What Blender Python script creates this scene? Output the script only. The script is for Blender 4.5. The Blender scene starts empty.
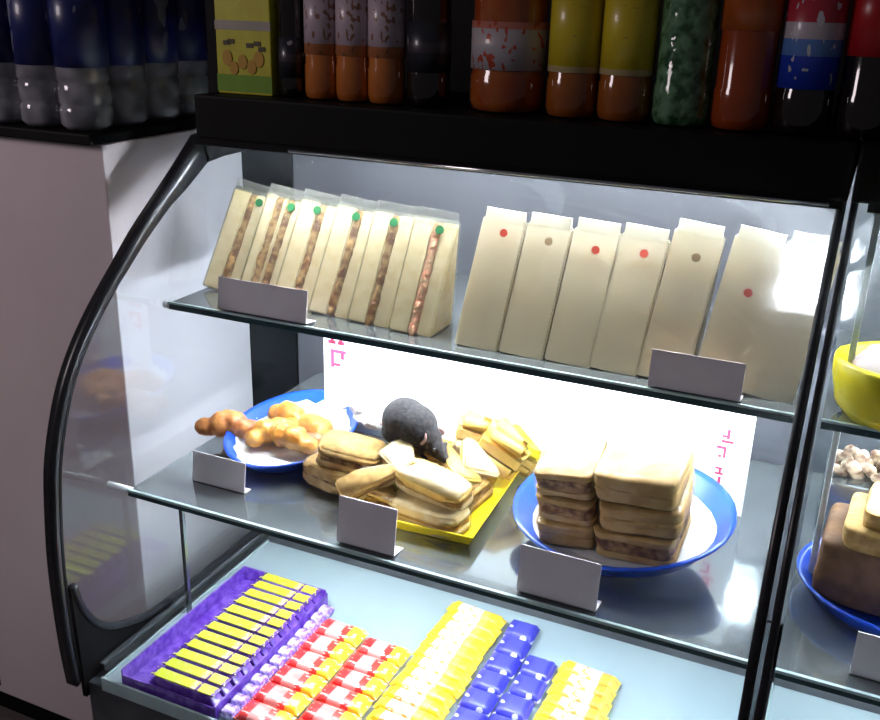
import bpy, bmesh, math, random
from mathutils import Vector, Matrix, Euler
random.seed(7)
SC = bpy.context.scene
COL = SC.collection
PI = math.pi
def R(d): return math.radians(d)

# ------------------------------------------------------------------ materials
def new_mat(name):
    m = bpy.data.materials.new(name); m.use_nodes = True
    nt = m.node_tree
    return m, nt, nt.nodes['Principled BSDF']
def ramp(nt, stops, interp='LINEAR'):
    r = nt.nodes.new('ShaderNodeValToRGB'); r.color_ramp.interpolation = interp
    e = r.color_ramp.elements
    while len(e) < len(stops): e.new(0.5)
    for k, (p, c) in enumerate(stops):
        e[k].position = p; e[k].color = (*c, 1)
    return r
def mat(name, col, rough=.5, metal=0, col2=None, scale=30, bump=0, spec=.5, coat=0, trans=0, alpha=1, detail=3):
    m, nt, b = new_mat(name)
    b.inputs['Base Color'].default_value = (*col, 1)
    b.inputs['Roughness'].default_value = rough
    b.inputs['Metallic'].default_value = metal
    b.inputs['Specular IOR Level'].default_value = spec
    b.inputs['Coat Weight'].default_value = coat
    b.inputs['Transmission Weight'].default_value = trans
    b.inputs['Alpha'].default_value = alpha
    tc = nt.nodes.new('ShaderNodeTexCoord'); n = nt.nodes.new('ShaderNodeTexNoise')
    n.inputs['Scale'].default_value = scale; n.inputs['Detail'].default_value = detail
    nt.links.new(tc.outputs['Object'], n.inputs['Vector'])
    c2 = col2 if col2 else tuple(v * .88 for v in col)
    r = ramp(nt, [(.38, col), (.62, c2)])
    nt.links.new(n.outputs['Fac'], r.inputs['Fac'])
    nt.links.new(r.outputs['Color'], b.inputs['Base Color'])
    if bump:
        bp = nt.nodes.new('ShaderNodeBump'); bp.inputs['Strength'].default_value = bump
        bp.inputs['Distance'].default_value = .004
        nt.links.new(n.outputs['Fac'], bp.inputs['Height']); nt.links.new(bp.outputs['Normal'], b.inputs['Normal'])
    return m
def emit(name, col, s):
    m, nt, b = new_mat(name)
    b.inputs['Emission Color'].default_value = (*col, 1); b.inputs['Emission Strength'].default_value = s
    b.inputs['Base Color'].default_value = (*col, 1)
    return m
def clear(name, tint=(.95, .98, 1), gloss=.06, rough=.03, haze=None, hz=0.0, gmax=.4):
    """thin clear sheet: see-through with a fresnel reflection, and haze as a share of plain white film"""
    m, nt, b = new_mat(name); nt.nodes.remove(b)
    out = nt.nodes['Material Output']
    t = nt.nodes.new('ShaderNodeBsdfTransparent'); t.inputs['Color'].default_value = (*tint, 1)
    g = nt.nodes.new('ShaderNodeBsdfGlossy'); g.inputs['Roughness'].default_value = rough
    lw = nt.nodes.new('ShaderNodeLayerWeight'); lw.inputs['Blend'].default_value = .25
    mr = nt.nodes.new('ShaderNodeMapRange'); mr.inputs['To Min'].default_value = gloss; mr.inputs['To Max'].default_value = gmax
    nt.links.new(lw.outputs['Fresnel'], mr.inputs['Value'])
    mx = nt.nodes.new('ShaderNodeMixShader')
    nt.links.new(mr.outputs['Result'], mx.inputs['Fac'])
    src = t
    if hz:
        d = nt.nodes.new('ShaderNodeBsdfDiffuse'); d.inputs['Color'].default_value = (*(haze or (.9, .9, .85)), 1)
        tl = nt.nodes.new('ShaderNodeBsdfTranslucent'); tl.inputs['Color'].default_value = (*(haze or (.9, .9, .85)), 1)
        dm = nt.nodes.new('ShaderNodeMixShader'); dm.inputs['Fac'].default_value = .4
        nt.links.new(d.outputs[0], dm.inputs[1]); nt.links.new(tl.outputs[0], dm.inputs[2])
        m2 = nt.nodes.new('ShaderNodeMixShader'); m2.inputs['Fac'].default_value = hz
        nt.links.new(t.outputs[0], m2.inputs[1]); nt.links.new(dm.outputs[0], m2.inputs[2])
        src = m2
    nt.links.new(src.outputs[0], mx.inputs[1]); nt.links.new(g.outputs[0], mx.inputs[2])
    nt.links.new(mx.outputs[0], out.inputs['Surface'])
    return m
def bands(name, axis, stops, rough=.35, prints=None, pscale=(60, 60, 60), pthr=.6, coat=.3):
    """printed wrapper: bands of colour along one generated axis, with a blocky print of another colour over them"""
    m, nt, b = new_mat(name)
    tc = nt.nodes.new('ShaderNodeTexCoord'); sp = nt.nodes.new('ShaderNodeSeparateXYZ')
    nt.links.new(tc.outputs['Generated'], sp.inputs[0])
    r = ramp(nt, stops, 'CONSTANT'); nt.links.new(sp.outputs[axis], r.inputs['Fac'])
    last = r.outputs['Color']
    if prints:
        mp = nt.nodes.new('ShaderNodeMapping'); mp.inputs['Scale'].default_value = pscale
        n = nt.nodes.new('ShaderNodeTexNoise'); n.inputs['Scale'].default_value = 1; n.inputs['Detail'].default_value = 1
        nt.links.new(tc.outputs['Object'], mp.inputs[0]); nt.links.new(mp.outputs[0], n.inputs['Vector'])
        g = nt.nodes.new('ShaderNodeMath'); g.operation = 'GREATER_THAN'; g.inputs[1].default_value = pthr
        nt.links.new(n.outputs['Fac'], g.inputs[0])
        mx = nt.nodes.new('ShaderNodeMix'); mx.data_type = 'RGBA'
        nt.links.new(g.outputs[0], mx.inputs[0]); nt.links.new(last, mx.inputs[6]); mx.inputs[7].default_value = (*prints, 1)
        last = mx.outputs[2]
    nt.links.new(last, b.inputs['Base Color'])
    b.inputs['Roughness'].default_value = rough; b.inputs['Coat Weight'].default_value = coat
    return m

M = dict(
    floor=mat('floor_tile', (.12, .1, .1), .5, scale=6),
    wall=mat('dark_wall', (.012, .01, .012), .9),
    cabinet=mat('pinkish_cabinet_paint', (.76, .66, .68), .55, scale=3, col2=(.72, .62, .64)),
    black=mat('black_plastic', (.003, .003, .004), .6, spec=.15),
    blackm=mat('black_rubber', (.012, .012, .014), .3, scale=80, col2=(.02, .02, .024)),
    bracket=mat('pale_bracket', (.9, .92, .95), .25),
    chrome=mat('chrome', (.75, .75, .78), .18, 1),
    steel=mat('brushed_steel', (.30, .33, .34), .22, .85, col2=(.26, .28, .30), scale=8),
    shelf=mat('grey_smoked_shelf', (.24, .26, .27), .13, .65, spec=.9, coat=.6, scale=6),
    edge=mat('shelf_edge_green', (.02, .05, .055), .2, coat=.4),
    edge2=mat('shelf_edge_pale', (.45, .58, .58), .25, coat=.4),
    deck=mat('pale_deck', (.38, .47, .5), .3, .15, scale=5, col2=(.33, .42, .46)),
    inner=mat('grey_liner', (.085, .085, .10), .45, scale=4),
    darkin=mat('dark_liner', (.05, .055, .065), .4, scale=9, col2=(.09, .1, .11)),
    glass=clear('clear_glass', (.97, .99, 1), .008, .05, gmax=.06),
    jointglass=clear('joint_glass', (.95, .97, .98), .01, .06, gmax=.03),
    endglass=clear('end_glass', (.95, .98, .99), .015, .05, gmax=.14),
    tube=emit('lamp_tube', (.88, .95, 1), 165),
    paper=mat('white_sheet', (.9, .95, .97), .6),
    red=mat('red_print', (.62, .05, .14), .5),
    card=mat('price_card', (.78, .70, .73), .5, scale=20, col2=(.72, .64, .67)),
    blue=mat('blue_plastic', (.008, .08, .6), .3, coat=.4),
    yellow=mat('yellow_plastic', (.95, .72, .02), .35),
    blockb=mat('tan_block_bread', (.62, .42, .18), .7, col2=(.48, .28, .09), scale=28, bump=.4),
    bread=mat('white_bread', (.88, .72, .42), .8, col2=(.78, .58, .28), scale=60, bump=.3),
    cream=mat('pale_bread', (.88, .72, .45), .8, col2=(.8, .62, .34), scale=50, bump=.3),
    crust=mat('toasted_crust', (.50, .28, .09), .6, col2=(.72, .48, .2), scale=45, bump=.5),
    tan=mat('tan_crumb', (.62, .39, .13), .75, col2=(.45, .25, .07), scale=70, bump=.5),
    fill=mat('brown_filling', (.16, .06, .02), .7, col2=(.5, .29, .11), scale=75, bump=.8),
    fill2=mat('pink_filling', (.72, .3, .18), .7, col2=(.6, .38, .2), scale=110, bump=.8),
    golden=mat('golden_pastry', (.5, .17, .015), .45, col2=(.62, .32, .06), scale=40, bump=.6, coat=.2),
    reddish=mat('browned_pastry', (.32, .09, .02), .45, col2=(.5, .2, .05), scale=50, bump=.6, coat=.2),
    ycake=mat('yellow_pastry', (.85, .6, .16), .6, col2=(.75, .46, .1), scale=40, bump=.5),
    wrap=clear('clear_wrap', (.98, .97, .94), .02, .16, (.95, .85, .6), .02, gmax=.2),
    film=clear('milky_film', (.95, .95, .9), .1, .2, (.96, .90, .74), .5),
    clearpack=clear('clear_pack', (.97, .98, .96), .07, .1, (.96, .93, .82), .08),
    napkin=mat('white_napkin', (.88, .88, .88), .7, bump=.4),
    green=mat('green_sticker', (.008, .11, .03), .5),
    redst=mat('red_sticker', (.42, .04, .02), .5),
    brownst=mat('brown_sticker', (.2, .13, .06), .5),
    fur=mat('grey_fur', (.018, .015, .017), 1, col2=(.034, .029, .031), scale=220, bump=.25),
    skinp=mat('mouse_skin', (.35, .2, .18), .6),
    eye=mat('black_eye', (.005, .005, .005), .05, coat=1),
)

# ------------------------------------------------------------------ object helpers
def empty(name, loc=(0, 0, 0), rot=(0, 0, 0), label=None, cat=None, group=None):
    o = bpy.data.objects.new(name, None); COL.objects.link(o)
    o.empty_display_size = .02
    o.location = loc; o.rotation_euler = rot
    if label: o['label'] = label
    if cat: o['category'] = cat
    if group: o['group'] = group
    return o
def obj(name, bm, m, parent=None, smooth=False, loc=None, rot=None, label=None, cat=None, group=None, kind=None):
    me = bpy.data.meshes.new(name)
    bmesh.ops.recalc_face_normals(bm, faces=bm.faces)
    bm.to_mesh(me); bm.free()
    if smooth:
        for p in me.polygons: p.use_smooth = True
    me.materials.append(M[m] if isinstance(m, str) else m)
    o = bpy.data.objects.new(name, me); COL.objects.link(o)
    if parent: o.parent = parent
    if loc: o.location = loc
    if rot: o.rotation_euler = rot
    if label: o['label'] = label
    if cat: o['category'] = cat
    if group: o['group'] = group
    if kind: o['kind'] = kind
    return o
def bx(x0, x1, y0, y1, z0, z1, bev=0, seg=2, bm=None):
    b = bmesh.new()
    r = bmesh.ops.create_cube(b, size=1)
    for v in b.verts:
        v.co = Vector(((x0 + x1) / 2 + v.co.x * (x1 - x0), (y0 + y1) / 2 + v.co.y * (y1 - y0), (z0 + z1) / 2 + v.co.z * (z1 - z0)))
    if bev: bmesh.ops.bevel(b, geom=b.edges[:], offset=bev, segments=seg, affect='EDGES', profile=.6)
    if bm is None: return b
    me = bpy.data.meshes.new('t'); b.to_mesh(me); b.free(); bm.from_mesh(me); bpy.data.meshes.remove(me)
    return bm
def jitter(bm, a, seed=0):
    rr = random.Random(seed)
    for v in bm.verts: v.co += Vector((rr.uniform(-a, a), rr.uniform(-a, a), rr.uniform(-a, a)))
    return bm
def prism(poly, a0, a1, axis='x'):
    """polygon (u,v) swept along an axis: x: (u,v)=(y,z); z: (x,y); y: (x,z)"""
    b = bmesh.new()
    def P(u, v, a): return {'x': (a, u, v), 'z': (u, v, a), 'y': (u, a, v)}[axis]
    f0 = [b.verts.new(P(u, v, a0)) for u, v in poly]; f1 = [b.verts.new(P(u, v, a1)) for u, v in poly]
    b.faces.new(f0); b.faces.new(f1[::-1])
    n = len(poly)
    for i in range(n): b.faces.new((f0[i], f0[(i + 1) % n], f1[(i + 1) % n], f1[i]))
    return b
def lathe(prof, seg=28, sx=1, sy=1):
    b = bmesh.new(); rings = []
    for r, z in prof:
        if r < 1e-5: rings.append([b.verts.new((0, 0, z))])
        else: rings.append([b.verts.new((r * sx * math.cos(2 * PI * k / seg), r * sy * math.sin(2 * PI * k / seg), z)) for k in range(seg)])
    for a, c in zip(rings, rings[1:]):
        for k in range(seg):
            q = [a[k % len(a)], a[(k + 1) % len(a)], c[(k + 1) % len(c)], c[k % len(c)]]
            q = list(dict.fromkeys(q))
            if len(q) > 2: b.faces.new(q)
    return b
def tube(pts, r, seg=10, bm=None, rs=None):
    b = bm or bmesh.new(); pts = [Vector(p) for p in pts]; rings = []
    for i, p in enumerate(pts):
        t = (pts[min(i + 1, len(pts) - 1)] - pts[max(i - 1, 0)]).normalized()
        u = t.cross(Vector((0, 0, 1)));
        if u.length < .1: u = t.cross(Vector((1, 0, 0)))
        u.normalize(); w = t.cross(u)
        rr = rs[i] if rs else r
        rings.append([b.verts.new(p + u * rr * math.cos(2 * PI * k / seg) + w * rr * math.sin(2 * PI * k / seg)) for k in range(seg)])
    for a, c in zip(rings, rings[1:]):
        for k in range(seg): b.faces.new((a[k], a[(k + 1) % seg], c[(k + 1) % seg], c[k]))
    b.faces.new(rings[0][::-1]); b.faces.new(rings[-1])
    return b
def blob(ells, seg=14):
    """several ellipsoids in one mesh: (centre, radii, euler)"""
    b = bmesh.new()
    for c, r, e in ells:
        t = bmesh.new(); bmesh.ops.create_uvsphere(t, u_segments=seg, v_segments=seg // 2 + 2, radius=1)
        mtx = Matrix.Translation(c) @ Euler(e).to_matrix().to_4x4() @ Matrix.Diagonal((*r, 1))
        t.transform(mtx)
        me = bpy.data.meshes.new('t'); t.to_mesh(me); t.free(); b.from_mesh(me); bpy.data.meshes.remove(me)
    return b
def remesh(o, vox, disp=0, dscale=.02, smooth=4):
    m = o.modifiers.new('r', 'REMESH'); m.mode = 'VOXEL'; m.voxel_size = vox; m.use_smooth_shade = True
    if smooth:
        s = o.modifiers.new('s', 'SMOOTH'); s.iterations = smooth; s.factor = .6
    if disp:
        tx = bpy.data.textures.new('d', 'CLOUDS'); tx.noise_scale = dscale
        d = o.modifiers.new('d', 'DISPLACE'); d.texture = tx; d.strength = disp; d.mid_level = .5
    return o
def crom(pts, n=6):
    out = []
    for i in range(len(pts) - 1):
        p0 = pts[max(i - 1, 0)]; p1 = pts[i]; p2 = pts[i + 1]; p3 = pts[min(i + 2, len(pts) - 1)]
        for k in range(n):
            t = k / n
            out.append(tuple(.5 * (2 * p1[j] + (p2[j] - p0[j]) * t + (2 * p0[j] - 5 * p1[j] + 4 * p2[j] - p3[j]) * t * t + (3 * p1[j] - p0[j] - 3 * p2[j] + p3[j]) * t ** 3) for j in range(2)))
    out.append(pts[-1]); return out
def strip(prof, x0, x1, t0, t1):
    """band following the glass profile (y,z); offset t0..t1 along the outward normal"""
    b = bmesh.new(); rows = []
    n = len(prof)
    for i, (y, z) in enumerate(prof):
        a = prof[max(i - 1, 0)]; c = prof[min(i + 1, n - 1)]
        ty, tz = c[0] - a[0], c[1] - a[1]; l = math.hypot(ty, tz); ny, nz = tz / l, -ty / l
        a0 = t0[i] if isinstance(t0, list) else t0; a1 = t1[i] if isinstance(t1, list) else t1
        rows.append([b.verts.new((x, y + ny * t, z + nz * t)) for x, t in ((x0, a0), (x1, a0), (x1, a1), (x0, a1))])
    for a, c in zip(rows, rows[1:]):
        for k in range(4): b.faces.new((a[k], a[(k + 1) % 4], c[(k + 1) % 4], c[k]))
    b.faces.new(rows[0]); b.faces.new(rows[-1][::-1])
    return b

# ------------------------------------------------------------------ camera
CAMR = Matrix(((0.9108988548274466, -0.1678087118864557, 0.37696619541950277),
               (0.41180196444172046, 0.3118651101826023, -0.8562472161313772),
               (0.026123138325750396, 0.9351900284251335, 0.35318152893124505)))
cd = bpy.data.cameras.new('camera'); cam = bpy.data.objects.new('camera', cd); COL.objects.link(cam)
mw = CAMR.to_4x4(); mw.translation = (.9784, -1.1945, .4755); cam.matrix_world = mw
cd.sensor_width = 36; cd.lens = 957.86 / 880 * 36; cd.clip_start = .02
SC.camera = cam

# ------------------------------------------------------------------ room
FZ = -1.1
def structure(name, bm, m): return obj(name, bm, m, kind='structure')
structure('floor', bx(-3, 3.5, -3, 1.2, FZ - .05, FZ), 'floor')
structure('wall_back', bx(-3, 3.5, 1.0, 1.1, FZ, 1.9), 'wall')

# white cabinet to the left of the case
cab = empty('side_cabinet', (-.45, .3, FZ), label='pinkish white cabinet left of the curved case carrying water bottles', cat='cabinet')
def inparent(p, bm):
    bm.transform(Matrix.Translation(-Vector(p.location))); return bm
obj('body', inparent(cab, bx(-1.3, -.166, .02, .40, FZ + .08, .238, .003)), 'cabinet', cab)
obj('plinth', inparent(cab, bx(-1.28, -.17, .05, .39, FZ, FZ + .08)), 'black', cab)
obj('top', inparent(cab, bx(-1.31, -.172, .0, .40, .238, .256, .003)), 'black', cab, label='black cabinet top')
obj('seam', inparent(cab, bx(-.62, -.616, .0185, .03, FZ + .1, .236)), 'blackm', cab)

# ------------------------------------------------------------------ display cases
PROF = crom([(.115, .25), (.07, .213), (.014, .17), (-.045, .125), (-.102, .074), (-.155, .025), (-.199, -.025), (-.231, -.075),
             (-.255, -.132), (-.272, -.19), (-.281, -.254), (-.288, -.33), (-.29, -.408), (-.288, -.5), (-.283, -.57)], 4)
DZ = -.555; S2 = -.26
def case(x0, x1, label, left_end):
    c = empty('display_case', ((x0 + x1) / 2, .1, FZ), label=label, cat='display case')
    def part(name, bm, m, smooth=False, parent=None, lab=None): return obj(name, inparent(c, bm), m, parent or c, smooth, label=lab)
    # ledge on top, black
    part('top_ledge', bx(x0 + (.022 if left_end else 0), x1, .085, .42, .253, .322, .004), 'black', lab='black ledge on top of the case')
    part('lip', bx(x0 + .02, x1 - .005, .086, .089, .243, .254), 'black')
    part('top_trim', tube([(x0 + .2, .083, .248), (x1 - .02, .083, .248)], .0028, 8), 'chrome', True, lab='bright chrome trim')
    # front glass
    g = part('front_glass', strip(PROF, x0 + .012, x1 - .012, 0, .004), 'glass', True, lab='curved clear front glass')
    # frames
    if left_end:
        n = len(PROF)
        wide = [.024 - .019 * min(1, i / (n * .36)) for i in range(n)]
        TOP = [(.34, .262), (.24, .261), (.17, .258)] + PROF
        wide = [.05, .048, .046] + [.044 - .019 * min(1, i / (n * .14)) - .019 * min(1, max(0, i / n - .1) / .3) for i in range(n)]
        part('end_frame', strip(TOP, x0 - .012, x0 + .01, [-w for w in wide], .002), 'blackm', True, lab='black arched end frame')
        part('frame_strip', strip(PROF[12:], x0 - .01, x0 + .006, -.0085, -.005), 'chrome', True, lab='thin chrome strip')
        part('end_seal', strip(PROF[12:], x0 - .012, x0 + .008, -.0145, -.0085), 'black', True)
        pts = [p for p in PROF] + [(.42, -.56), (.42, .25)]
        part('end_glass', prism([(y, z) for y, z in PROF[::2]] + [(-.27, -.575), (.42, -.575), (.42, .252)], x0 - .003, x0 + .003), 'endglass', lab='clear end pane')
        # black trim along the bottom of the end pane with rounded front corner
        cur = crom([(-.268, -.39), (-.255, -.44), (-.222, -.492), (-.165, -.525), (-.08, -.545), (.1, -.548), (.4, -.548)], 5)
        part('end_trim', tube([(x0 + .01, y, z) for y, z in cur], .007, 8), 'blackm', True)
        part('end_trim', prism([(y, z) for y, z in cur] + [(.4, -.6), (-.27, -.6), (-.274, -.39)], x0 + .004, x0 + .012), 'black')
        # side well between pane and deck: rail and channel
        part('base_rail', bx(x0 + .016, x0 + .028, -.24, .38, DZ - .012, DZ + .004, .002), 'steel')
    else:
        part('end_frame', strip(PROF, x0 + .0, x0 + .009, -.01, .006), 'blackm', True)
        part('end_glass', prism([(y, z) for y, z in PROF[::2]] + [(-.27, -.575), (.42, -.575), (.42, .252)], x0 + .001, x0 + .005), 'jointglass')
    part('end_frame', strip(PROF, x1 - .012, x1 - .001, -.012, .006), 'blackm', True, lab='black frame at the joint of the cases')
    part('end_glass', prism([(y, z) for y, z in PROF[::2]] + [(-.27, -.575), (.42, -.575), (.42, .252)], x1 - .008, x1 - .004), 'jointglass')
    # shelves
    sx0 = x0 + (.05 if left_end else .012); sx1 = x1 - .014
    ux0 = sx0 - (.036 if left_end else 0)
    s = part('upper_shelf', bx(ux0, sx1, .0, .40, -.012, -.004), 'shelf', lab='grey upper shelf')
    part('shelf_edge', bx(ux0, sx1, -.004, .0, -.014, -.004, .001), 'edge', parent=s).location = (0, 0, 0)
    part('shelf_edge', bx(ux0, sx1, -.005, .0, -.004, -.001), 'edge2', parent=s).location = (0, 0, 0)
    s = part('lower_shelf', bx(sx0, sx1, -.17, .40, S2 - .008, S2), 'shelf', lab='grey lower shelf')
    part('shelf_edge', bx(sx0, sx1, -.174, -.17, S2 - .009, S2 - .001, .001), 'edge', parent=s)
    part('shelf_edge', bx(sx0, sx1, -.175, -.17, S2 - .001, S2 + .003), 'edge2', parent=s)
    for o in c.children_recursive:
        if o.parent is not c: o.matrix_parent_inverse = Matrix()  # children share the root's frame
    if left_end:
        part('shelf_bracket', tube([(x0 + .004, -.0, -.008), (ux0 + .002, -.0, -.008)], .006, 10), 'bracket', True, lab='bright shelf bracket')
        part('shelf_bracket', tube([(x0 + .004, -.165, S2 - .004), (sx0 + .002, -.165, S2 - .004)], .006, 10), 'bracket', True, lab='bright shelf bracket')
        part('shelf_post', bx(sx0 + .006, sx0 + .013, -.067, -.06, DZ, S2 - .008), 'steel')
        part('shelf_bracket', bx(sx0 + .002, sx0 + .012, -.1, .36, S2 - .03, S2 - .009), 'steel')
    # deck for the chocolate
    part('deck', bx(sx0, sx1, -.268, .2, DZ - .012, DZ, .002), 'deck', lab='pale grey display deck')
    part('deck_edge', bx(sx0 - .003, sx0, -.268, .2, DZ - .01, DZ + .003), 'edge2')
    part('deck_edge', bx(sx0, sx1, -.272, -.268, DZ - .016, DZ + .008), 'edge2')
    # base, back, lamps
    part('base', bx(x0 + .012, x1 - .004, -.265, .40, FZ + .09, DZ - .018, .004), 'darkin')
    part('kick_plate', bx(x0 + .03, x1 - .02, -.2, .38, FZ, FZ + .09), 'black')
    part('back_panel', bx(x0, x1, .405, .42, DZ - .018, .253), 'inner' if left_end else 'darkin', lab='dark grey back panel')
    part('back_rail', bx(sx0, sx1, .385, .403, -.06, -.02, .002), 'steel')
    for (yy, zz) in ((.122, .247), (.05, -.024), (.33, -.03), (-.05, S2 - .026)):  # in the second case the top tube is added to light the yellow bowl
        f = part('lamp_tube', tube([(sx0 + .05, yy, zz), (sx1 - .03, yy, zz)], .006 if zz > .2 else .0045, 10), 'tube', True)
        for q in (sx0 + .04, sx1 - .03):
            e = part('lamp_cap', tube([(q, yy, zz), (q + .01, yy, zz)], .008, 10), 'black', True)
    return c
case1 = case(-.05, .958, 'long curved glass display case filled with sandwiches, pastries and chocolate', True)
case2 = case(.962, 1.9, 'second curved glass display case cut off by the right edge of the photo', False)
o = obj('corner_post', inparent(case2, bx(.991, .999, .04, .05, -.245, -.012, .001)), mat('white_post', (.85, .9, .92), .4), case2, label='slim white corner post')
o = obj('corner_post', inparent(case2, bx(.991, .999, .04, .05, .0, .25, .001)), 'edge2', case2, label='slim white corner post')

# white sheet with red vertical writing at its ends, standing on the lower shelf
sh = empty('white_sign_sheet', (.515, .186, S2 + .0005), label='bright white sheet with red vertical lettering at both ends behind the lower shelf food', cat='sign')
obj('sheet', bx(-.37, .37, -.0015, .0015, 0, .235), 'paper', sh)
def glyph(cx, cz, s, strokes):
    b = bmesh.new()
    for (u0, v0, u1, v1) in strokes:
        bx(cx + u0 * s, cx + u1 * s, -.0028, -.0014, cz + v0 * s, cz + v1 * s, bm=b)
    return b
G = [[(0, 0, .18, 1), (.5, 0, .68, 1), (-.15, 0, .3, .2), (.4, 0, .8, .2), (.18, .45, .5, .6)],
     [(0, 0, .18, 1), (.18, .82, .9, 1), (.6, .5, .78, .85), (.18, .1, .55, .25)],
     [(.3, .3, .5, 1), (0, 0, .8, .18), (0, .4, .3, .55)],
     [(0, .8, .8, 1), (.6, 0, .8, .8), (.2, 0, .45, .2)],
     [(0, 0, .7, .16), (.3, 0, .5, .6), (0, .5, .6, .64)],
     [(.5, 0, .7, 1), (0, .4, .5, .55), (0, 0, .3, .15)]]
for cx, cz, s, g in ((-.355, .160, .034, 0), (-.355, .116, .034, 1), (.326, .118, .022, 2), (.32, .093, .018, 3), (.322, .064, .018, 4), (.318, .04, .02, 5), (.318, .012, .02, 3)):
    obj('red_lettering', glyph(cx, cz, s, G[g]), 'red', sh)

# ------------------------------------------------------------------ price cards
def card(x, y, z, w, h, tilt, label, rz=0):
    b = bx(-w / 2, w / 2, -.0008, .0008, 0, h)
    bx(-w / 2, w / 2, -.0008, .03, -.0, .0016, bm=b)
    o = obj('price_card', b, 'card', loc=(x, y, z), rot=(R(tilt), 0, R(rz)), label=label, cat='price card', group='blank price cards on the shelves')
    return o
card(.143, -.0, .001, .165, .052, -8, 'blank grey price card in front of the leftmost sandwiches on the upper shelf')
card(.815, -.0, .001, .12, .05, -8, 'blank grey price card in front of the white-film packs on the upper shelf, right end')
card(.118, -.10, S2 + .001, .10, .05, -8, 'blank pinkish price card in front of the small golden pastries')
card(.415, -.16, S2 + .004, .092, .07, -8, 'blank pinkish price card in front of the yellow tray of rolls', 0)
card(.697, -.16, S2 + .004, .108, .066, -8, 'blank grey price card in front of the stacked sandwich blocks')
card(1.10, -.14, S2 + .001, .09, .055, -8, 'blank pale price card at the right edge in the second case')

# ------------------------------------------------------------------ wedge sandwich packs
def wedge(x, y, w, h, d, lean, label, group, fillm, fpos, kind):
    t = empty('wedge_sandwich_pack', (x, y, -.0035), (0, R(lean), 0), label, 'sandwich', group)
    def tri(x0, x1, s=0, m=None, name=''):
        # cut face to the front, slanting back to the tip
        p = [(s, s * .4), (d - s, s * .4), (d - s, h - s * 1.4), (d * .86, h - s * 1.4)]
        b = prism(p, x0, x1, 'x'); bmesh.ops.bevel(b, geom=b.edges[:], offset=.0022, segments=2, affect='EDGES')
        return b
    w2 = w / 2 - .002
    if kind == 'open':
        nb = len(fpos); cuts = [-w2]
        for fp in fpos: cuts += [fp - .0065, fp + .0065]
        cuts.append(w2)
        for k in range(0, len(cuts) - 1):
            if k % 2 == 0: obj('bread_slice', tri(cuts[k], cuts[k + 1], .003), 'cream', t)
            else:
                rr = random.Random(int(x * 900) + k); cx = (cuts[k] + cuts[k + 1]) / 2; el = []
                for q in range(13):
                    fz = .05 + .83 * q / 12
                    el.append(((cx + rr.uniform(-.002, .002), d * .86 * fz + .003, (h - .006) * fz + .001), (rr.uniform(.003, .008), rr.uniform(.003, .005), rr.uniform(.008, .02)), (-.5, rr.uniform(-.3, .3), 0)))
                b = tri(cuts[k] - .001, cuts[k + 1] + .001, .0035); b2 = blob(el, 8)
                me = bpy.data.meshes.new('t'); b2.to_mesh(me); b2.free(); b.from_mesh(me); bpy.data.meshes.remove(me)
                remesh(obj('filling', b, fillm, t, True), .002, .003, .006, 1)
        obj('clear_wrap', tri(-w / 2, w / 2, 0), 'clearpack', t)
    else:
        obj('bread', tri(-w2, w2, .004), 'bread', t)
        obj('filling', tri(-.002, .002, .0022), fillm, t)
        obj('milky_wrap', tri(-w / 2, w / 2, 0), 'film', t)
    # sealed flange above the tip and a little round sticker
    fl = prism([(d * .84, h - .004), (d * .99, h - .004), (d * .95, h + .014), (d * .9, h + .014)], -w / 2 + .004, w / 2 - .004)
    obj('wrap_fold', fl, 'clearpack' if kind == 'open' else 'film', t)
    return t
def sticker(t, m, dx, fz, d, h, s=.008):
    # disc lying on the slanting face at height fraction fz
    a = math.atan2(h, d * .86)
    b = lathe([(0, .0), (s, 0), (s, .0012), (0, .0012)], 14)
    return obj('sticker', b, m, t, loc=(dx, d * .86 * fz - .0018 * math.sin(a), h * fz + .0018 * math.cos(a)), rot=(a, 0, 0))
left = [(-.002, 'farthest left beside the end pane', [.003], 'fill', .02, 9), (.074, 'second from the left end, with two dark brown filling stripes', [-.010, .010], 'fill', .016, 8),
        (.150, 'third from the left end, brown stripe behind the price card', [.004], 'fill', -.002, 7), (.226, 'fourth from the left end, slim orange-brown stripe', [.004], 'fill', .002, 6),
        (.303, 'fifth from the left end, low brown filling', [.002], 'fill', .002, 4), (.380, 'with pinkish filling, beside the gap in the row', [.004], 'fill2', .01, 3)]
for k, (x, lab, fp, fm, sx, lean) in enumerate(left):
    t = wedge(x, .088 - .045 * k / 5, .075, .165, .085, lean, 'clear-wrapped white bread wedge sandwich ' + lab, 'clear wrapped sandwiches at the left of the upper shelf', fm, fp, 'open')
    sticker(t, 'green', sx, .93, .085, .162, .007)
right = [(.492, 'first right of the gap, small red-brown dot', 'redst', .9, 3), (.562, 'second right of the gap, dark dot', 'brownst', .88, 3), (.632, 'third right of the gap, red dot', 'redst', .86, 3),
         (.697, 'fourth right of the gap, orange-red dot near its top', 'redst', .88, 4), (.765, 'behind the left part of the right price card, small brown dot', 'brownst', .84, 5),
         (.838, 'second from the joint of the cases, low red dot', 'redst', .66, 7), (.902, 'last before the joint of the cases, brown dot', 'brownst', .82, 8)]
for k, (x, lab, sm, fz, lean) in enumerate(right):
    t = wedge(x, .034, .068, .178 if k < 4 else .192, .088, lean, 'white-film wrapped wedge sandwich ' + lab, 'white film sandwiches at the right of the upper shelf', 'tan', [0], 'film')
    sticker(t, sm, .004, fz, .088, .178 if k < 4 else .192, .006)

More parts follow.
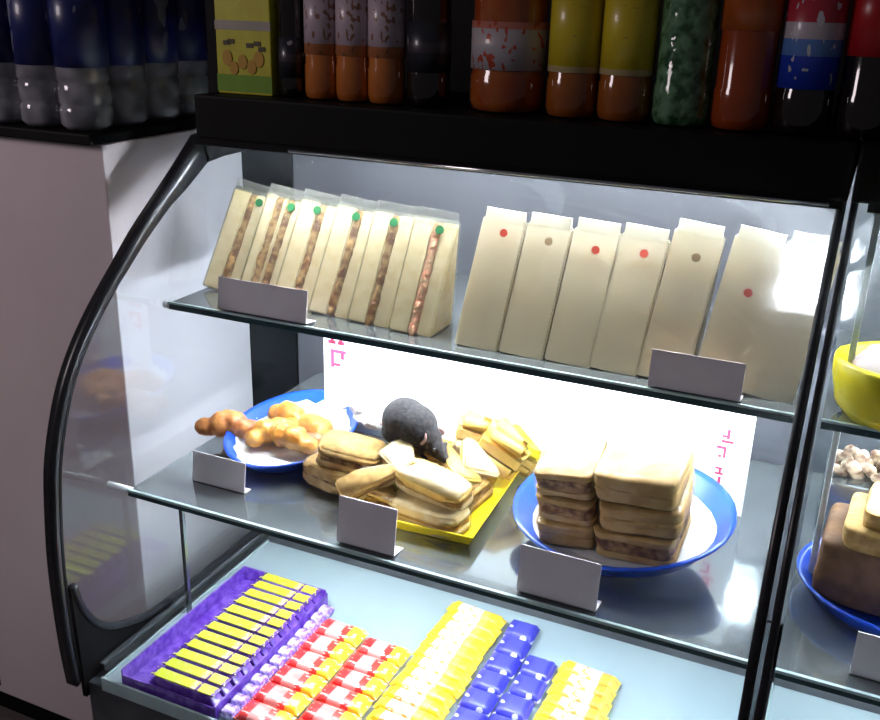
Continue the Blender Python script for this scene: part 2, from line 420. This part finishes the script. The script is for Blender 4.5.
# ------------------------------------------------------------------ plates and tray on the lower shelf
PL = {}
def plate(name, x, y, z, rx, ry, tilt, label, liner=True, rim=.016, ty=0):
    t = empty(name, (x, y, z), (R(tilt), R(ty), 0), label, 'plate')
    PL[len(PL)] = Matrix.Translation((x, y, z)) @ Euler((R(tilt), R(ty), 0)).to_matrix().to_4x4()
    prof = [(0, .0), (.72, .0), (.82, .004), (.95, rim * .8), (1, rim), (1.0, rim + .003), (.94, rim), (.80, .008), (.7, .0045), (0, .0045)]
    b = lathe([(r, z) for r, z in prof], 40, rx, ry); obj('dish', b, 'blue', t, True)
    if liner:
        b = lathe([(0, .0052), (.66, .0052), (.84, .012), (.9, .02), (.84, .0135), (.66, .0065), (0, .0065)], 20, rx, ry)
        jitter(b, .0012, 3); obj('paper_liner', b, 'napkin', t)
    return t
plate('blue_plate', .15, .075, S2 + .014, .105, .14, 5, 'blue oval plate with paper liner under small golden pastries', rim=.028)
plate('blue_plate', .738, .022, S2 + .028, .158, .132, 11, 'blue plate under the stacked sandwich blocks', rim=.036, ty=-5)
plate('blue_plate', 1.10, .04, S2 + .001, .125, .12, 0, 'blue plate under the brown bread in the second case', liner=False, rim=.03)

def tray_rect(x, y, z, w, d, rz, label):
    t = empty('yellow_tray', (x, y, z), (0, 0, R(rz)), label, 'tray')
    b = bmesh.new()
    o = [(-w / 2, -d / 2), (w / 2, -d / 2), (w / 2, d / 2), (-w / 2, d / 2)]
    def ring(s, z): return [b.verts.new((px * s, py * s, z)) for px, py in o]
    rs = [ring(.9, 0), ring(1, .02), ring(1.0, .022), ring(.975, .021), ring(.88, .003)]
    b.faces.new(rs[0]); b.faces.new(rs[-1])
    for a, c in zip(rs, rs[1:]):
        for k in range(4): b.faces.new((a[k], a[(k + 1) % 4], c[(k + 1) % 4], c[k]))
    obj('dish', b, 'yellow', t)
    return t
tray_rect(.440, .045, S2 + .001, .21, .29, 3, 'yellow rectangular tray piled with wrapped rolls under the mouse')

# small golden pastries (twisted rolls)
def pastry(x, y, z, L, r, rz, m, label, seed, ry=0):
    rr = random.Random(seed)
    ells = []
    for k in range(4):
        u = (k / 3 - .5) * L * .75
        rad = r * (1 - .45 * abs(k / 3 - .5) * 2 * .8)
        ells.append(((u, rr.uniform(-.003, .003), rad * .9 + rr.uniform(0, .003)), (L * .24, rad, rad * .9), (0, rr.uniform(-.4, .4), .5)))
    o = obj('golden_pastry', blob(ells), m, loc=(x, y, z), rot=(0, R(ry), R(rz)), label=label, cat='pastry', group='small pastries by the blue plate')
    remesh(o, .003, .005, .012, 2); return o
PZ = S2 + .018
pastry(.045, .03, PZ, .095, .028, 20, 'reddish', 'reddish-brown pastry left of the blue plate rim, most browned of all', 1)
pastry(.02, .055, PZ + .004, .05, .018, 80, 'golden', 'small golden pastry end peeking out at the far left of the pastries', 2)
pastry(.118, .115, PZ, .09, .027, -20, 'golden', 'golden pastry lying at the back of the blue oval plate', 3)
pastry(.18, .095, PZ, .105, .026, -35, 'golden', 'long golden pastry reaching to the right rim of the blue oval plate', 4)
pastry(.125, .045, PZ, .09, .027, 65, 'golden', 'golden pastry at the front left of the blue oval plate, lying front to back', 5)
pastry(.17, .03, PZ + .006, .095, .026, -12, 'golden', 'golden pastry at the front right of the blue oval plate', 6)
pastry(.205, .045, PZ + .004, .06, .019, 25, 'reddish', 'browner pastry at the right front rim of the blue oval plate', 8)

# crumpled napkin behind
b = blob([((-.03, 0, .03), (.03, .02, .022), (0, .4, 0)), ((0, .004, .036), (.028, .02, .02), (0, -.3, .3)), ((.028, 0, .026), (.022, .02, .02), (.3, .2, 0)), ((0, 0, .012), (.05, .03, .013), (0, 0, 0))], 10)
o = obj('crumpled_napkin', b, 'napkin', loc=(.285, .13, S2 + .05), label='crumpled white paper wrapper at the back left of the yellow tray', cat='paper'); remesh(o, .003, .012, .014, 1)

# pile of rolls in the tray
def roll(x, y, z, w, d, h, rot, label, m1='tan', m2='crust', wrapm=True, tri=False, f='fill'):
    t = empty('wrapped_sandwich', (x, y, z), tuple(R(a) for a in rot), label, 'sandwich', 'sandwiches heaped on the yellow tray')
    if tri: poly = [(-w / 2, -d / 2), (w / 2, -d / 2), (w * .5, -d * .3), (-w * .2, d / 2), (-w / 2, d / 2)]
    else:
        poly = [(w / 2 * math.copysign(abs(math.cos(a)) ** .4, math.cos(a)), d / 2 * math.copysign(abs(math.sin(a)) ** .4, math.sin(a))) for a in [2 * PI * (k + .5) / 16 for k in range(16)]]
    def sl(z0, z1, s, bev):
        b = prism([(u * s, v * s) for u, v in poly], z0, z1, 'z'); bmesh.ops.bevel(b, geom=b.edges[:], offset=bev, segments=3, affect='EDGES'); return b
    obj('bottom_bread', sl(0, h * .42, 1, h * .09), m1, t, True)
    obj('filling', jitter(sl(h * .38, h * .6, .97, .001), .0012, 5), f, t)
    obj('top_bread', sl(h * .56, h, 1, h * .14), m2, t, True)
    if wrapm: obj('clear_wrap', jitter(sl(-.001, h + .0015, 1.04, h * .12), .0008, 2), 'wrap', t)
    return t
TZ = S2 + .005
WT = True
def wroll(x, y, z, w, d, h, rot, label, m1, m2, f='fill', tri=True): return roll(x, y, z, w, d, h, rot, label, m1, m2, True, tri, f)
wroll(.375, -.03, TZ, .10, .075, .036, (0, 0, -10), 'tan wedge at the front left corner of the heap on the yellow tray', 'tan', 'tan')
wroll(.375, .06, TZ, .11, .09, .042, (0, 0, 170), 'tan wedge low in the heap under the mouse', 'tan', 'crust')
wroll(.37, .135, TZ, .10, .07, .05, (0, 0, 8), 'pale wedge at the back of the heap behind the mouse', 'bread', 'tan')
wroll(.30, .005, TZ + .034, .105, .08, .034, (0, 9, 14), 'broad tan sandwich overhanging the left side of the yellow tray', 'crust', 'tan', tri=False)
wroll(.275, -.015, TZ + .004, .085, .06, .034, (0, 4, -10), 'browner tan sandwich on the shelf left of the yellow tray', 'crust', 'tan', tri=False)
wroll(.465, -.055, TZ, .125, .06, .034, (0, 0, -7), 'long pale wrapped sandwich at the front of the yellow tray', 'bread', 'bread', 'tan', tri=False)
wroll(.468, .035, TZ, .10, .08, .038, (0, 0, 174), 'tan wedge in the middle of the yellow tray', 'tan', 'tan')
wroll(.462, -.03, TZ + .037, .125, .05, .032, (16, 5, -10), 'yellowish wrapped sandwich on top at the front right of the heap', 'bread', 'ycake', 'tan', tri=False)
wroll(.372, -.035, TZ + .04, .125, .04, .026, (30, -24, 40), 'slim tan wedge leaning diagonally in front of the mouse', 'bread', 'tan')
wroll(.405, .0, TZ + .048, .09, .05, .026, (20, 12, -30), 'small tan wedge leaning against the mouse at its front', 'tan', 'bread')
wroll(.395, .075, TZ + .044, .1, .07, .026, (0, 0, 10), 'flat sandwich directly under the mouse', 'tan', 'tan')
wroll(.455, .03, TZ + .040, .10, .05, .028, (24, -14, 150), 'tan wedge topmost in the middle of the heap', 'tan', 'ycake', 'tan')
wroll(.462, .105, TZ + .04, .06, .035, .07, (-10, 12, 20), 'upright yellowish wedge just right of the mouse', 'bread', 'ycake', 'tan')
wroll(.497, .11, TZ + .03, .075, .05, .08, (6, 30, 12), 'bright yellow wrapped wedge at the right back of the yellow tray', 'ycake', 'ycake', f='ycake')
wroll(.515, .15, TZ + .02, .07, .05, .06, (10, 30, 20), 'rightmost yellow wedge at the back corner of the yellow tray', 'ycake', 'yellow', f='ycake')
wroll(.49, .07, TZ + .045, .06, .06, .026, (30, 15, 30), 'small yellow wrapped piece at the right rim of the heap', 'ycake', 'bread', f='ycake')

# ------------------------------------------------------------------ the mouse
mz = TZ + .066
mt = empty('grey_mouse', (.386, .05, mz), (0, R(4), R(-16)), 'dark grey mouse crouching on top of the sandwiches in the yellow tray', 'mouse')
mt.scale = (1.4, 1.4, 1.4)
E_ = [((-.012, 0, .025), (.029, .026, .027), (0, 0, 0)), ((.004, 0, .025), (.026, .024, .025), (0, .25, 0)), ((.022, 0, .018), (.017, .015, .016), (0, .4, 0)),
      ((.036, 0, .010), (.015, .0105, .0105), (0, .55, 0)), ((.047, 0, .003), (.008, .006, .006), (0, .6, 0)),
      ((-.02, .014, .010), (.015, .008, .011), (0, .3, 0)), ((-.02, -.014, .010), (.015, .008, .011), (0, .3, 0)),
      ((-.010, .017, .0025), (.012, .004, .003), (0, 0, .1)), ((-.010, -.017, .0025), (.012, .004, .003), (0, 0, -.1)),
      ((.022, .010, .006), (.004, .0035, .009), (0, .3, 0)), ((.022, -.010, .006), (.004, .0035, .009), (0, .3, 0)),
      ((.027, .010, -.0015), (.007, .003, .0025), (0, .2, 0)), ((.027, -.010, -.0015), (.007, .003, .0025), (0, .2, 0))]
body = obj('body', blob(E_, 18), 'fur', mt, True); remesh(body, .0014, 0, .006, 10)
for s in (-1, 1):
    b = lathe([(0, 0), (.0055, .0006), (.0075, .002), (.0055, .0022), (0, .0014)], 16, 1, 1)
    obj('ear', b, 'skinp', mt, True, loc=(.027, s * .0115, .0215), rot=(R(-s * 55), R(-50), 0))
    b = bmesh.new(); bmesh.ops.create_uvsphere(b, u_segments=12, v_segments=8, radius=.0025)
    obj('eye', b, 'eye', mt, True, loc=(.0405, s * .0098, .0130))
obj('nose', blob([((.0545, 0, -.001), (.0022, .0025, .002), (0, 0, 0))], 10), 'skinp', mt, True)
tp = [(-.036, 0, .012), (-.046, .002, .006), (-.056, .008, .002), (-.064, .02, .001), (-.066, .034, .001), (-.06, .048, .0)]
obj('tail', tube(tp, .002, 8, rs=[.0034, .0028, .0024, .002, .0016, .0008]), 'skinp', mt, True)

# ------------------------------------------------------------------ stacked sandwich blocks on blue plate
def soft(x0, x1, y0, y1, z0, z1, a, sd, cuts=5):
    b = bx(x0, x1, y0, y1, z0, z1); bmesh.ops.subdivide_edges(b, edges=b.edges[:], cuts=cuts, use_grid_fill=True); return jitter(b, a, sd)
def softobj(nm, b, m, p, it=6):
    o = obj(nm, b, m, p, True); q = o.modifiers.new('s', 'SUBSURF'); q.levels = q.render_levels = 2
    q = o.modifiers.new('m', 'SMOOTH'); q.iterations = it; q.factor = .7; return o
def block(x, y, z, w, d, h, rz, label, seed, dark):
    t = empty('sandwich_block', (0, 0, 0), (0, 0, 0), label, 'sandwich', 'sandwich blocks stacked on the blue plate')
    mm = PL[1] @ Matrix.Translation((x, y, z)) @ Matrix.Rotation(R(rz), 4, 'Z')
    t.location = mm.to_translation(); t.rotation_euler = mm.to_euler()
    def sl(z0, z1, s, a, sd): return soft(-w / 2 * s, w / 2 * s, -d / 2 * s, d / 2 * s, z0 * h, z1 * h, a, sd, 4)
    if dark:
        softobj('bottom_bread', sl(.0, .28, 1, .0018, seed), 'blockb', t, 4)
        softobj('filling', sl(.22, .76, .98, .003, seed + 1), 'fill', t, 3)
        softobj('top_bread', sl(.72, 1, 1.02, .002, seed + 2), 'blockb', t, 4)
    else:
        softobj('bottom_bread', sl(0, .52, 1, .002, seed), 'blockb', t, 4)
        softobj('filling', sl(.42, .60, .99, .0025, seed + 1), 'tan', t, 2)
        softobj('top_bread', sl(.50, 1, 1.01, .002, seed + 2), 'blockb', t, 4)
    softobj('clear_wrap', sl(-.02, 1.03, 1.05, .002, seed + 3), 'wrap', t, 2)
    return t
names = ['bottom', 'middle', 'top']
for k in range(3):
    block(-.062 + [-.003, .002, -.001][k], -.024 + k * .003, .011 + k * .041, .082, .10, .039, [3, -3, 2][k], f'sandwich block at the {names[k]} of the left stack on the blue plate', 10 + k, [False, True, True][k])
    block(.040 + [-.003, .002, .0][k], -.022 + k * .003, .011 + k * .0455, .11, .12, .0435, [-2, 2, -2][k], f'larger sandwich block at the {names[k]} of the right stack on the blue plate', 21 + k, [True, False, False][k])

# ------------------------------------------------------------------ chocolate on the deck
purple_print = bands('purple_wrapper_yellow', 'X', [(0, (.08, .015, .25)), (.05, (.5, .55, .02)), (.62, (.6, .45, .28)), (.70, (.10, .02, .2)), (.74, (.6, .55, .04)), (.95, (.12, .03, .3))],
                     prints=(.5, .5, .1), pscale=(160, 90, 90), pthr=.62)
purple_side = mat('purple_wrapper', (.09, .02, .33), .3, col2=(.2, .1, .5), scale=70, coat=.3)
red_print = bands('red_white_wrapper', 'X', [(0, (.75, .03, .03)), (.26, (.85, .3, .28)), (.55, (.8, .04, .03)), (.7, (.95, .55, .03))], prints=(.9, .55, .5), pscale=(60, 160, 90), pthr=.6)
yw_print = bands('yellow_white_wrapper', 'X', [(0, (.92, .68, .03)), (.2, (.9, .86, .7)), (.62, (.92, .7, .1)), (.75, (.95, .6, .03))], prints=(.85, .45, .1), pscale=(70, 170, 90), pthr=.63)
blue_print = bands('blue_wrapper', 'X', [(0, (.05, .05, .5)), (.3, (.07, .07, .55)), (.8, (.04, .04, .42))], prints=(.75, .75, .95), pscale=(50, 60, 60), pthr=.64)
yo_print = bands('yellow_orange_wrapper', 'X', [(0, (.95, .72, .03)), (.25, (.93, .85, .5)), (.7, (.85, .35, .04)), (.85, (.92, .68, .1))], prints=(.85, .35, .08), pscale=(80, 150, 90), pthr=.6)
def bar_mesh(w, d, h):
    # pillow shaped wrapped bar with crimped flat ends
    b = bmesh.new(); n = 12; rows = []
    xs = [-.5, -.47, -.43, -.40, -.2, 0, .2, .40, .43, .47, .5]
    for u in xs:
        e = max(0.06, min(1, (0.47 - abs(u)) / .07)) if abs(u) > .40 else 1
        fl = 1.0 if abs(u) > .42 else .93
        row = []
        for k in range(n):
            a = 2 * PI * k / n
            cy = math.copysign(abs(math.cos(a)) ** .5, math.cos(a)); cz = math.copysign(abs(math.sin(a)) ** .5, math.sin(a))
            row.append(b.verts.new((u * w, cy * d / 2 * fl, h / 2 + cz * h / 2 * e)))
        rows.append(row)
    for a, c in zip(rows, rows[1:]):
        for k in range(n): b.faces.new((a[k], a[(k + 1) % n], c[(k + 1) % n], c[k]))
    b.faces.new(rows[0][::-1]); b.faces.new(rows[-1])
    return b
def bars(name, cat, x, y0, y1, n, w, h, m, lab, group, z=DZ, rz=0, dfac=.93, xs=0, skip=(), end_labels=('front', 'back')):
    pitch = (y1 - y0) / n
    proto = None
    ords = ['nearest the front glass', 'second from the front', 'third from the front', 'fourth from the front', 'fifth from the front', 'sixth from the front', 'seventh from the front',
            'eighth from the front', 'ninth from the front', 'tenth from the front', 'eleventh from the front', 'twelfth from the front', 'thirteenth from the front', 'fourteenth from the front']
    for k in range(n):
        if proto is None:
            proto = obj(name, bar_mesh(w, pitch * dfac, h), m, smooth=True); o = proto
        else:
            o = proto.copy(); COL.objects.link(o)
        rr = random.Random(k * 7 + int(x * 1000))
        o.location = (x + xs * k + rr.uniform(-.002, .002), y0 + pitch * (k + .5), z + .0008)
        o.rotation_euler = (0, 0, R(rz + rr.uniform(-1.0, 1.0)))
        where = ords[k] if k < n - 1 else 'last one at the back'
        o['label'] = lab + ', ' + where; o['category'] = cat; o['group'] = group
# purple display box and its yellow-fronted bars
bxr = empty('purple_display_box', (.125, -.098, DZ), label='open purple cardboard display box holding yellow-printed bars at the left of the deck', cat='box')
b = bmesh.new()
bx(-.09, .09, -.165, .165, 0.0005, .003, bm=b); obj('bottom', b, purple_side, bxr)
for nm, q in (('side_wall', (-.09, -.087, -.165, .165, 0, .03)), ('side_wall', (.087, .09, -.165, .165, 0, .024)), ('end_wall', (-.087, .087, -.165, -.162, 0, .02)), ('end_wall', (-.087, .087, .162, .165, 0, .03))):
    obj(nm, bx(*q), purple_side, bxr)
def bar_box(): pass
proto = None
for k in range(12):
    pitch = .0268; y = -.259 + pitch * (k + .5)
    t = empty('chocolate_bar', (.147, y, DZ + .004), (R(0), 0, R(random.uniform(-1, 1))),
              'purple bar with yellow print in the purple box, ' + ['nearest the front glass', 'second from the front', 'third from the front', 'fourth from the front', 'fifth from the front', 'sixth from the front', 'seventh from the front', 'eighth from the front', 'ninth from the front', 'tenth from the front', 'eleventh from the front', 'rearmost'][k], 'chocolate bar', 'yellow and purple bars in the purple box')
    obj('wrapper', bar_mesh(.128, pitch * .9, .030), purple_side, t, True)
    obj('front_print', bx(-.06, .06, -pitch * .36, pitch * .36, .0295, .0315, .0006), purple_print, t, label='yellow printed face')
# purple and silver bits between the box and the red packs
bars('purple_sweet', 'sweet', .229, -.26, .05, 12, .024, .016, mat('purple_foil', (.25, .12, .6), .2, col2=(.7, .6, .95), scale=110, coat=.6), 'small purple foil sweet beside the purple box', 'purple foil sweets beside the purple box')
bars('red_wafer_pack', 'chocolate bar', .286, -.26, .015, 6, .085, .02, red_print, 'red and white wafer bar, left red column', 'red and white wafer bars', dfac=.96)
bars('red_wafer_pack', 'chocolate bar', .373, -.26, .0, 6, .085, .02, red_print, 'red and white wafer bar, right red column', 'red and white wafer bars', dfac=.96)
bars('yellow_white_bar', 'chocolate bar', .476, -.235, .155, 14, .108, .022, yw_print, 'yellow bar with white middle in the long yellow column', 'yellow and white bars in the long column', rz=-6, dfac=.95)
bars('blue_pack', 'chocolate bar', .564, -.235, .155, 8, .052, .022, blue_print, 'small blue pack, left blue column', 'blue packs', dfac=.95)
bars('blue_pack', 'chocolate bar', .619, -.235, .075, 6, .052, .022, blue_print, 'small blue pack, right blue column', 'blue packs', dfac=.95)
bars('yellow_orange_bar', 'chocolate bar', .702, -.235, .085, 11, .10, .022, yo_print, 'yellow and orange bar right of the blue packs', 'yellow and orange bars at the right', rz=-6, dfac=.95)

# ------------------------------------------------------------------ drinks on the ledge
LZ = .3225
def drink(name, x, y, r, body_m, label_m, label, cat, group, lz=(.06, .2), Hh=.26, capc=(.7, .6, .1), sq=False):
    x -= .012 + .006 * x; r *= 1.05
    t = empty(name, (x, y, LZ), (0, 0, R(random.uniform(-20, 20))), label, cat, group)
    b = lathe([(0, .004), (r * .55, .004), (r * .75, 0), (r * .93, .004), (r, .014), (r, .05), (r * .96, .055), (r * .96, .2), (r, .206), (r * .9, Hh * .86), (r * .45, Hh * .97), (.013, Hh), (.013, Hh + .018), (0, Hh + .018)], 26)
    obj('body', b, body_m, t, True)
    b = lathe([(r * .985, lz[0]), (r * 1.005, lz[0]), (r * 1.005, lz[1]), (r * .985, lz[1]), (r * .985, lz[0])], 26)
    obj('label_band', b, label_m, t, True)
    b = lathe([(0, Hh + .006), (.015, Hh + .006), (.015, Hh + .022), (.013, Hh + .024), (0, Hh + .024)], 18)
    obj('cap', b, mat('cap', capc, .4), t, True)
    return t
orange_l = mat('orange_drink', (.55, .17, .03), .12, col2=(.42, .12, .02), scale=14, coat=.8)
brown_l = mat('amber_drink', (.33, .1, .015), .12, col2=(.26, .07, .01), scale=14, coat=.8)
red_l = mat('red_orange_drink', (.32, .05, .008), .12, scale=14, coat=.8)
cola_l = mat('cola', (.01, .006, .006), .08, scale=14, coat=1)
cream_label = bands('lilac_label', 'Z', [(0, (.55, .2, .08)), (.15, (.5, .4, .45)), (.9, (.3, .3, .5))], prints=(.25, .12, .08), pscale=(160, 160, 90), pthr=.62)
red_label = bands('white_red_label', 'Z', [(0, (.45, .42, .45)), (.5, (.5, .45, .47)), (.85, (.55, .2, .15))], prints=(.5, .08, .04), pscale=(110, 110, 70), pthr=.6)
yellow_label = bands('yellow_label', 'Z', [(0, (.75, .6, .3)), (.06, (.6, .47, .02)), (.85, (.55, .42, .02))], prints=(.42, .3, .03), pscale=(90, 90, 260), pthr=.72)
cola_label = bands('blue_red_label', 'Z', [(0, (.015, .05, .5)), (.3, (.1, .22, .55)), (.45, (.5, .45, .5)), (.6, (.45, .03, .05))], prints=(.6, .6, .65), pscale=(100, 100, 60), pthr=.66)
redc_label = mat('plain_red_label', (.42, .01, .015), .3)
dark_label = bands('dark_label', 'Z', [(0, (.02, .02, .03)), (.4, (.05, .04, .05)), (.6, (.02, .02, .03))], prints=(.35, .33, .36), pscale=(50, 50, 40), pthr=.68)
# yellow carton
t = empty('juice_carton', (.038, .165, LZ), (0, 0, R(3)), 'bright yellow juice carton with green foot at the left end of the ledge', 'carton')
ycart = mat('yellow_carton', (.62, .6, .04), .4, scale=25, col2=(.56, .5, .03))
obj('box', bx(-.05, .05, -.035, .035, 0, .19, .002), ycart, t)
obj('gable_top', prism([(-.035, .19), (.035, .19), (.004, .225), (.004, .24), (-.004, .24), (-.004, .225)], -.05, .05), ycart, t)
obj('green_band', bx(-.0505, .0505, -.0358, -.034, .004, .03), mat('lime_print', (.2, .4, .02), .4), t)
obj('purple_band', bx(-.0505, .0505, -.0358, -.034, .098, .112), mat('grey_print', (.4, .36, .3), .4), t)
fr = bmesh.new()
for u, v, s in ((-.03, .055, .013), (-.002, .05, .012), (.028, .055, .013), (.015, .043, .012), (-.018, .04, .011)):
    q = lathe([(0, 0), (s * .7, 0), (s * .7, .001), (0, .001)], 14, 1, 1.35); q.transform(Matrix.Translation((u, -.0355, v)) @ Matrix.Rotation(PI / 2, 4, 'X'))
    me = bpy.data.meshes.new('t'); q.to_mesh(me); q.free(); fr.from_mesh(me)
obj('fruit_picture', fr, mat('orange_fruit_print', (.6, .33, .03), .4), t)
fr = bmesh.new()
for u, v in ((-.03, .078), (-.022, .08), (.012, .075), (.026, .078), (.034, .07)): bx(u - .006, u + .006, -.0362, -.035, v - .003, v + .004, bm=fr)
obj('dark_print', fr, mat('dark_print', (.08, .06, .02), .5), t)

drink('cola_bottle', .13, .15, .02, cola_l, dark_label, 'slim dark bottle between the yellow carton and the orange bottles', 'bottle', 'drinks lined up on the ledge', (.03, .09), .2)
for k, x in enumerate((.187, .243, .299)):
    drink('orange_drink_bottle', x, .15, .0272, orange_l, cream_label, 'orange drink bottle with lilac label, ' + ['left', 'middle', 'right'][k] + ' of the packed three', 'bottle', 'drinks lined up on the ledge', (.068, .17), .24)
drink('cola_bottle', .365, .16, .031, cola_l, dark_label, 'dark bottle right of the three packed orange bottles', 'bottle', 'drinks lined up on the ledge', (.05, .12), .24)
drink('orange_drink_bottle', .487, .175, .053, mat('deep_orange_drink', (.36, .1, .02), .12, col2=(.3, .05, .01), scale=20, coat=.8), red_label, 'wide orange bottle with white and red label above its lower half', 'bottle', 'drinks lined up on the ledge', (.06, .125), .3)
drink('amber_drink_bottle', .591, .16, .0355, brown_l, yellow_label, 'amber bottle with tall yellow label, left of the pair', 'bottle', 'drinks lined up on the ledge', (.062, .19), .27)
drink('amber_drink_bottle', .666, .16, .0355, brown_l, yellow_label, 'amber bottle with tall yellow label, right of the pair beside the green bottle', 'bottle', 'drinks lined up on the ledge', (.062, .19), .27)
gg = mat('green_bottle_plastic', (.02, .10, .03), .06, col2=(.2, .42, .22), scale=55, coat=1, bump=1, detail=2, trans=.3)
t = drink('green_bottle', .745, .16, .037, gg, mat('green_label', (.02, .1, .03), .3), 'translucent green bottle with pinched middle between amber and red-orange bottles', 'bottle', 'drinks lined up on the ledge', (.17, .22), .28)
drink('red_orange_bottle', .824, .16, .0365, red_l, mat('amber_label', (.35, .07, .01), .3), 'plain deep red-orange bottle right of the green bottle', 'bottle', 'drinks lined up on the ledge', (.125, .21), .27)
drink('cola_bottle', .901, .16, .035, cola_l, cola_label, 'dark cola bottle with blue, white and red label', 'bottle', 'drinks lined up on the ledge', (.058, .19), .27)
drink('cola_bottle', .977, .165, .035, cola_l, redc_label, 'dark cola bottle with plain red label at the right end', 'bottle', 'drinks lined up on the ledge', (.1, .2), .27)

# water bottles on the side cabinet
navy = bands('navy_label', 'Z', [(0, (.008, .012, .11)), (.9, (.006, .01, .09))], prints=(.16, .18, .26), pscale=(38, 38, 18), pthr=.66)
wclear = mat('water_bottle_plastic', (.5, .5, .56), .12, col2=(.26, .26, .3), scale=26, coat=.8, bump=1, trans=.35, detail=1)
spots = [(0, 0, 'nearest the cabinet corner'), (1, 0, 'second in the front row from the corner'), (2, 0, 'third in the front row from the corner'), (3, 0, 'cut by the left edge of the photo'),
         (0, 1, 'second along the cabinet side'), (0, 2, 'third along the cabinet side'), (0, 3, 'rearmost, next to the yellow carton'),
         (1, 1, 'second row, behind the gap by the corner'), (2, 1, 'second row, middle'), (3, 1, 'second row, far left')]
for i, j, lab in spots:
    r = .0425; x = -.222 - .087 * i; y = .052 + .087 * j
    t = empty('water_bottle', (x, y, .2565), (0, 0, R(i * 40 + j * 70)), 'clear water bottle with navy label, ' + lab, 'bottle', 'water bottles on the side cabinet')
    b = lathe([(0, .006), (r * .5, .004), (r * .8, 0), (r, .01), (r, .035), (r * .93, .04), (r, .045), (r, .07), (r * .93, .075), (r, .08), (r, .24), (r * .85, .27), (.016, .3), (.014, .32), (0, .32)], 24)
    obj('body', b, wclear, t, True)
    obj('label_band', lathe([(r * .99, .10), (r * 1.015, .10), (r * 1.015, .24), (r * .99, .24), (r * .99, .10)], 24), navy, t, True)
    obj('cap', lathe([(0, .315), (.016, .315), (.016, .33), (0, .332)], 16), mat('blue_cap', (.02, .05, .4), .4), t, True)

# ------------------------------------------------------------------ second case contents
t = empty('yellow_bowl', (1.05, .045, -.0035), (0, 0, 0), 'yellow rimmed tub with pale contents on the upper shelf of the second case', 'bowl')
b = lathe([(0, 0), (.05, 0), (.068, .02), (.074, .05), (.076, .074), (.07, .078), (.064, .074), (.062, .05), (.05, .02), (0, .012)], 30); jitter(b, .001, 4)
obj('tub', b, mat('yellow_tub', (1, .78, .0), .4), t, True)
o = obj('contents', blob([((0, 0, .066), (.056, .056, .02), (0, 0, 0)), ((.02, -.02, .078), (.02, .02, .012), (0, 0, 0)), ((-.02, .015, .078), (.022, .02, .012), (0, 0, 0))], 12), mat('pale_filling', (.6, .5, .5), .7, bump=.4), t); remesh(o, .004, .004, .02)
# bread in the second case
t = empty('brown_bread_stack', (1.085, .035, S2 + .009), (0, 0, R(-4)), 'tall brown bread loaf piece on a blue plate in the second case', 'bread')
softobj('loaf', soft(-.083, .078, -.06, .066, 0.002, .095, .0035, 1), mat('dark_crust', (.2, .095, .035), .7, col2=(.13, .06, .022), scale=40, bump=.6), t)
softobj('top_crust', soft(-.06, .08, -.06, .06, .088, .118, .003, 2), 'tan', t)
softobj('top_crust', soft(-.04, .075, -.05, .05, .113, .142, .003, 3), 'tan', t)
# tray of brown pastries at the back
t = empty('pastry_tray', (1.145, .25, S2 + .0005), (0, 0, 0), 'raised grey tray heaped with brown and cream pieces at the back of the second case', 'tray')
obj('stand', bx(-.155, .2, -.06, .06, 0, .085, .004), 'steel', t)
b = bmesh.new()
rr = random.Random(5); E2 = []
for k in range(110):
    E2.append(((rr.uniform(-.14, .1), rr.uniform(-.055, .05), .088 + rr.uniform(0, .025)), (rr.uniform(.008, .016), rr.uniform(.007, .012), rr.uniform(.006, .01)), (rr.uniform(0, 3), rr.uniform(0, 3), 0)))
o = obj('pastry_pieces', blob(E2, 8), mat('mixed_pieces', (.14, .07, .04), .6, col2=(.5, .38, .26), scale=60, bump=.4), t, True, kind='stuff')

# ------------------------------------------------------------------ light: dim surround, an added cabinet fill, bright tubes in the cases
w = bpy.data.worlds.new('world'); SC.world = w; w.use_nodes = True
w.node_tree.nodes['Background'].inputs[0].default_value = (.9, .85, .95, 1)
w.node_tree.nodes['Background'].inputs[1].default_value = .035
def area(name, loc, to, size, energy, col):
    l = bpy.data.lights.new(name, 'AREA'); l.size = size; l.energy = energy; l.color = col
    o = bpy.data.objects.new(name, l); COL.objects.link(o); o.location = loc
    o.rotation_euler = (Vector(to) - Vector(loc)).to_track_quat('-Z', 'Y').to_euler()
area('cabinet_fill_light', (-1.5, -1.5, 1.0), (-.4, .1, -.1), 0.6, 9.5, (1, .86, .9))  # unseen fill light, added low on the left to brighten the cabinet front

SC.view_settings.view_transform = 'Standard'; SC.view_settings.look = 'None'
SC.view_settings.exposure = .35; SC.view_settings.gamma = 1; SC.view_settings.use_curve_mapping = False
